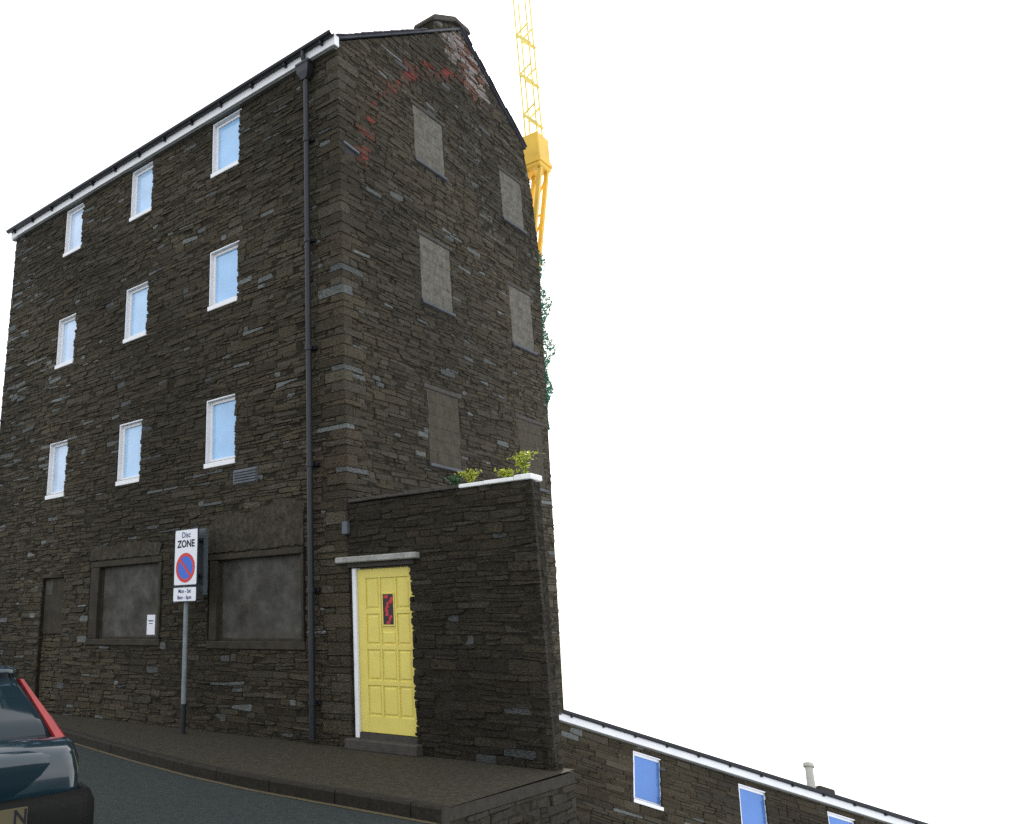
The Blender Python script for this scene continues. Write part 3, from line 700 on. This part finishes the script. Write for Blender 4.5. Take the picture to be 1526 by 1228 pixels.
wall_plant(2.50, .11, .09, 110, MAT['leaf_y'], 'low yellow-green plant beside the tallest wall plant')
wall_plant(2.74, .30, .085, 150, MAT['leaf_y'], 'tallest yellow-green plant at the free end of the yard wall')

# ---------------------------------------------------------------- tree and crane behind the gable
tr = tag(empty('tree', (-.74, 7.45, 0)), 'narrow green tree rising behind the rear edge of the gable', 'tree')
t = MB(); t.tube([(-.1, 0, -.2), (0, 0, 4), (.16, .05, 7), (.24, 0, 9.6)], [.11, .09, .06, .015], 8)
r = random.Random(77)
for k in range(22):
    zz = r.uniform(6.3, 9.6); a = r.uniform(0, 6.28); t.tube([(.2, 0, zz), (.2+.22*math.cos(a), .22*math.sin(a), zz+.35)], [.02, .006], 5)
t.build('trunk', MAT['bark'], tr)
lf = MB()
for k in range(6500):
    zz = r.uniform(5.6, 10.1); wd = .34*math.sqrt(max(0.02, 1-((zz-8.2)/2.05)**2))*(.72+.35*math.sin(zz*6+1)); a = r.uniform(0, 6.28); q = math.sqrt(r.random())*wd
    p = Vector((.25+q*math.cos(a), q*math.sin(a), zz)); d1 = Vector((r.gauss(0, 1), r.gauss(0, 1), r.gauss(0, 1))).normalized(); d2 = d1.orthogonal().normalized(); s_ = r.uniform(.03, .075)
    lf.poly([p-d1*s_*.5, p+d2*s_*.3, p+d1*s_*.6, p-d2*s_*.3])
lf.build('crown', MAT['leaf'], tr)
cr = tag(empty('tower_crane', (-.80, 8.75, 0)), 'yellow lattice crane mast standing behind the warehouse gable', 'crane')
hw = .17
for sx in (-1, 1):
    for sy in (-1, 1):
        m = MB(); m.bar((sx*hw*.8-2.3, sy*hw, -.2), (sx*hw, sy*hw, 12.5), .095); m.build('leg', MAT['crane'], cr)
for k in range(11):
    zz = .8+k*1.06; c0 = -2.3*(1-zz/12.5); c1 = -2.3*(1-(zz+1)/12.5)
    for sy in (-1, 1):
        m = MB(); m.bar((c0-hw, sy*hw, zz), (c0+hw, sy*hw, zz), .05); m.bar((c0-hw, sy*hw, zz), (c1+hw, sy*hw, zz+1.0), .035); m.build('brace', MAT['crane'], cr)
m = MB(); m.box((-.38, -.30, 12.5), (.24, .30, 13.45), .03); m.build('slewing_box', MAT['crane'], cr)
m = MB(); m.box((-.41, -.33, 12.62), (.27, .33, 12.72)); m.build('deck', MAT['crane'], cr)
for sx in (-1, 1):
    for sy in (-1, 1):
        m = MB(); m.bar((sx*hw*.95, sy*hw*.8, 13.45), (sx*hw*.95, sy*hw*.8, 17.7), .036); m.build('chord', MAT['crane_pale'], cr)
for zz in (14.15, 15.35, 16.55):
    for sy in (-1, 1):
        m = MB(); m.bar((-hw*.95, sy*hw*.8, zz), (hw*1.1, sy*hw*.8, zz+.2), .04); m.bar((-hw*.95, sy*hw*.8, zz), (hw*1.1, sy*hw*.8, zz-.42), .10, .07); m.build('brace', MAT['crane_pale'], cr)
m = MB(); m.tube([(-.2, -.2, 15.5), (-.2, -.2, 17.6)], .014, 6); m.build('cable', MAT['cable'], cr)

# ---------------------------------------------------------------- car
car = tag(empty('parked_car', (2.33, -6.40, -.16)), 'dark blue-black hatchback with a tall slim red tail lamp, on the road by the kerb', 'car')
car.rotation_euler = (0, 0, math.pi-.06)
def ring_sec(x, hwid, prof): return [(x, hwid*a, b) for a, b in prof] + [(x, -hwid*a, b) for a, b in prof[::-1]]
b = MB()
def prof(zb, zs, zt): return [(.86, zb), (.97, zb+.10), (1.0, zs), (.985, zt-.14), (.93, zt-.04), (.86, zt), (.45, zt+.015)]
st = [(.06, .66, .34, .50, .88), (.10, .75, .30, .52, .93), (.22, .82, .24, .54, .98), (.5, .845, .2, .55, .96), (1.2, .85, .19, .55, .95), (2.2, .85, .19, .55, .93), (2.8, .85, .19, .55, .91), (3.3, .83, .2, .55, .86), (3.7, .77, .22, .52, .78), (3.92, .66, .28, .48, .66), (3.98, .56, .34, .46, .58)]
b.loft([ring_sec(x, h, prof(zb, zs, zt)) for x, h, zb, zs, zt in st]); body = b.build('body', MAT['car'], car, smooth=True)
# greenhouse: rings going up
def gring(z_, xr, xf, hwid, cr_=.14):
    pts = []
    for cx, cy, a0 in ((xr+cr_, -hwid+cr_, 180), (xf-cr_*1.5, -hwid+cr_, 270), (xf-cr_*1.5, hwid-cr_, 0), (xr+cr_, hwid-cr_, 90)):
        for k in range(4): t_ = math.radians(a0+30*k); pts.append((cx+cr_*math.cos(t_), cy+cr_*math.sin(t_), z_))
    return pts
g = MB(); g.loft([gring(.94, .24, 3.0, .735), gring(1.10, .42, 2.65, .70), gring(1.28, .66, 2.28, .645), gring(1.38, .80, 2.05, .61)]); g.build('window_glass', MAT['car_glass'], car, smooth=True)
g = MB(); g.loft([gring(1.381, .74, 2.07, .625), gring(1.42, .78, 2.02, .61), gring(1.455, .95, 1.8, .50), gring(1.46, 1.0, 1.6, .3)]); g.build('roof', MAT['car'], car, smooth=True)
for sy in (-1, 1):
    for (xa, xb) in (((1.35, 1.38), (1.42, 1.45)),):
        p = MB(); p.bar((1.38, sy*.765, .94), (1.4, sy*.635, 1.38), .09, .03); p.build('pillar', MAT['car'], car)
    p = MB(); p.bar((2.98, sy*.72, .93), (2.03, sy*.60, 1.39), .06, .06); p.build('pillar', MAT['car'], car)
    # tall lamp running up the rear pillar
    l = MB(); l.loft([[(.05+dx_, sy*(w_+dy), z_) for dx_, dy in ((0, -.13*sc_), (-.03, -.04), (.01, .012), (.12*sc_+.02, .03))] for z_, w_, dx_0, sc_ in ()], cap=False) if False else None
    rings = []
    for z_, xr, w_, wd in ((.90, .13, .715, .09), (.97, .21, .715, .095), (1.08, .36, .690, .08), (1.20, .53, .655, .055), (1.34, .73, .618, .03)):
        wd *= .8; rings.append([(xr+.02, sy*(w_-wd), z_), (xr, sy*(w_-wd*.3), z_), (xr+.05, sy*(w_+.012), z_), (xr+.14, sy*(w_+.02), z_), (xr+.14, sy*(w_-wd), z_)])
    l = MB(); l.loft(rings); l.build('tail_lamp', MAT['lamp_red'], car)
# tailgate: a ledge under the rear window that turns down and in to the bumper
tg = MB(); pr = [(.32, .99), (.20, .98), (.06, .935), (.005, .90), (.0, .85), (.025, .74), (.05, .60)]
tg.loft([[(a+.13*abs(y_/.72)**3.5+.02, y_, b-.02*abs(y_/.72)**3) for a, b in pr] for y_ in np.linspace(-.72, .72, 17)], cap=False, closed=False)
tg.build('tailgate', MAT['car'], car, smooth=True)
# bumper and number plate
bm = MB(); bp_ = [(.0, .26), (-.10, .30), (-.13, .42), (-.13, .60), (-.06, .665), (.02, .67)]
path = [(.60, .845), (.25, .84), (.06, .78), (-.0, .62), (-.02, .3), (-.02, -.3), (.0, -.62), (.06, -.78), (.25, -.84), (.60, -.845)]
rings = []
for i, (px_, py_) in enumerate(path):
    k = max(0, 1-abs(i-4.5)/3.2); nx = -1 if 2 < i < 7 else (-.6 if i in (2, 7) else 0); ny = 0 if 2 < i < 7 else (.7 if i in (2,) else -.7 if i == 7 else (1 if i < 2 else -1))
    rings.append([(px_-nx*a*.9, py_-ny*a*.35, b) for a, b in bp_])
bm.loft(rings); bm.build('bumper', MAT['plastic'], car, smooth=True)
pt = MB(); pt.box((-.165, -.26, .54), (-.15, .26, .65)); plo = pt.build('number_plate', MAT['plate'], car)
text_mesh('lettering', 'N', .12, MAT['ink'], plo, (-.1665, -.215, .595), (math.pi/2, 0, -math.pi/2), weight=.002)
for x_ in (.62, 3.12):
    for sy in (-1, 1):
        w = MB(); n = 28; prf = [(.0, .18), (.10, .20), (.28, .21), (.31, .17), (.315, .05), (.28, .0), (.10, .01)]
        for k in range(n):
            a0, a1 = 2*math.pi*k/n, 2*math.pi*(k+1)/n
            for (r0, d0), (r1, d1) in zip(prf[2:-1], prf[3:]):
                w.poly([(x_+r_*math.cos(a), sy*(.845-.205+d_), .315+r_*math.sin(a)) for r_, d_, a in ((r0, d0, a0), (r1, d1, a0), (r1, d1, a1), (r0, d0, a1))])
        wo = w.build('wheel', MAT['tyre'], car)
        w = MB()
        for k in range(n):
            a0, a1 = 2*math.pi*k/n, 2*math.pi*(k+1)/n
            w.poly([(x_+.2*math.cos(a0), sy*.842, .315+.2*math.sin(a0)), (x_+.2*math.cos(a1), sy*.842, .315+.2*math.sin(a1)), (x_+.03, sy*.83, .315)])
        w.build('rim', MAT['galv'], wo)

# ---------------------------------------------------------------- second warehouse, further off and lower down
U2 = Vector((0.61210553, 0.73418754, -0.29376092)); V2 = Vector((-0.08640795, 0.43135825, 0.89803326)); N2 = Vector((0.78604102, -0.52430784, 0.32747641))
pc = np.array([6.14635544, -8.09506045, 22.20562312]); O2 = Vector(CAM + pc[0]*RT + pc[1]*UP + pc[2]*FW)
sw = tag(empty('warehouse'), 'lower dark stone warehouse beyond the yard wall, with deep blue windows and white fascia', 'warehouse')
MW = Matrix(((U2.x, -N2.x, V2.x, O2.x), (U2.y, -N2.y, V2.y, O2.y), (U2.z, -N2.z, V2.z, O2.z), (0, 0, 0, 1)))
sw.matrix_world = MW
W2 = [(u, u+.784, -.471-1.277, -.471) for u in (2.832, 5.822, 8.381, 11.2)]; FZ = .304; L2 = 16
m = MB(); wall_core(m, (.0, L2), -9, -FZ+.1, [(a+.002, b+.06, c_, d_) for a, b, c_, d_ in W2], .012, .45); f2 = m.build('front_wall', MAT['mortar'], sw)
st2 = coursed(91, [(.0, -5.2), (L2, -5.2), (L2, -FZ), (.0, -FZ)], W2, hr=(.07, .16), lr=(.2, .6))
masonry(st2, FRONT, f2, 260, lambda r, a, b: tuple(x*.88 for x in stone_colour(r, a, b, .04)), 92, world=MW)
for o in W2: window(*o, sw, MAT['glass_deep'])
m = MB(); m.box((-.06, -.118, -FZ+.004), (L2, -.088, -.07)); m.build('fascia', MAT['white'], sw)
m = MB(); m.box((-.05, -.087, -FZ-.02), (L2, .011, -FZ+.003)); m.build('soffit', MAT['soffit'], sw)
g = MB(); gp2 = [(a, b-EAVE-.205-.055) for a, b in gp]; g.loft([[(xx, a, b) for a, b in gp2] for xx in (-.1, L2)]); gut2 = g.build('gutter', MAT['black'], sw)
for k in range(18):
    xx = .12+k*.9; b = MB(); b.box((xx-.02, -.19, -.17), (xx+.02, -.119, -.10)); b.tube([(xx, -.18, -.09), (xx, -.18, -.15)], .032, 8); b.build('gutter_bracket', MAT['black'], gut2)
m = MB(); pt_ = math.tan(math.radians(19)); m.loft([[(xx, -.16, -.06), (xx, 6.5, -.06+6.66*pt_), (xx, 13.1, -.06), (xx, 13.1, -.14), (xx, 6.5, -.14+6.66*pt_), (xx, -.16, -.14)] for xx in (-.05, L2+.05)]); r2 = m.build('roof', MAT['slate'], sw)
m = MB(); m.loft([[(xx, .46, -9), (xx, 13, -9), (xx, 13, -.2), (xx, 6.5, -.16+6.5*pt_), (xx, .46, -.16+.46*pt_), ] for xx in (.0, .4)]); gw2 = m.build('end_wall', MAT['white_wall'], sw)
m = MB(); m.box((-.02, .0, -9), (-.001, .459, -.31)); m.build('corner_margin', MAT['white_wall'], sw)
for yy, zz in ((1.5, -2.35), (5.2, -2.35), (1.5, -5.0), (5.2, -5.0)):
    q = MB(); q.box((-.03, yy, zz), (-.001, yy+.8, zz+1.3)); wo = q.build('end_window', MAT['white'], sw)
    q = MB(); q.box((-.034, yy+.09, zz+.1), (-.0305, yy+.71, zz+1.2)); q.build('pane', MAT['glass'], wo)
    q = MB(); q.box((-.10, yy-.08, zz-.07), (-.001, yy+.88, zz-.002), .01); q.build('sill', MAT['slate'], wo)
q = MB(); q.box((9.85, 1.9, .5), (10.35, 2.5, .95), .02); q.build('chimney', MAT['step'], r2)
q = MB(); q.tube([(9.66, 2.0, .5), (9.66, 2.0, 1.40), (9.66, 2.0, 1.42), (9.66, 2.0, 1.50), (9.66, 2.0, 1.55), (9.66, 2.0, 1.57)], [.125, .105, .15, .15, .12, .03], 12); q.build('flue', MAT['flue'], r2)
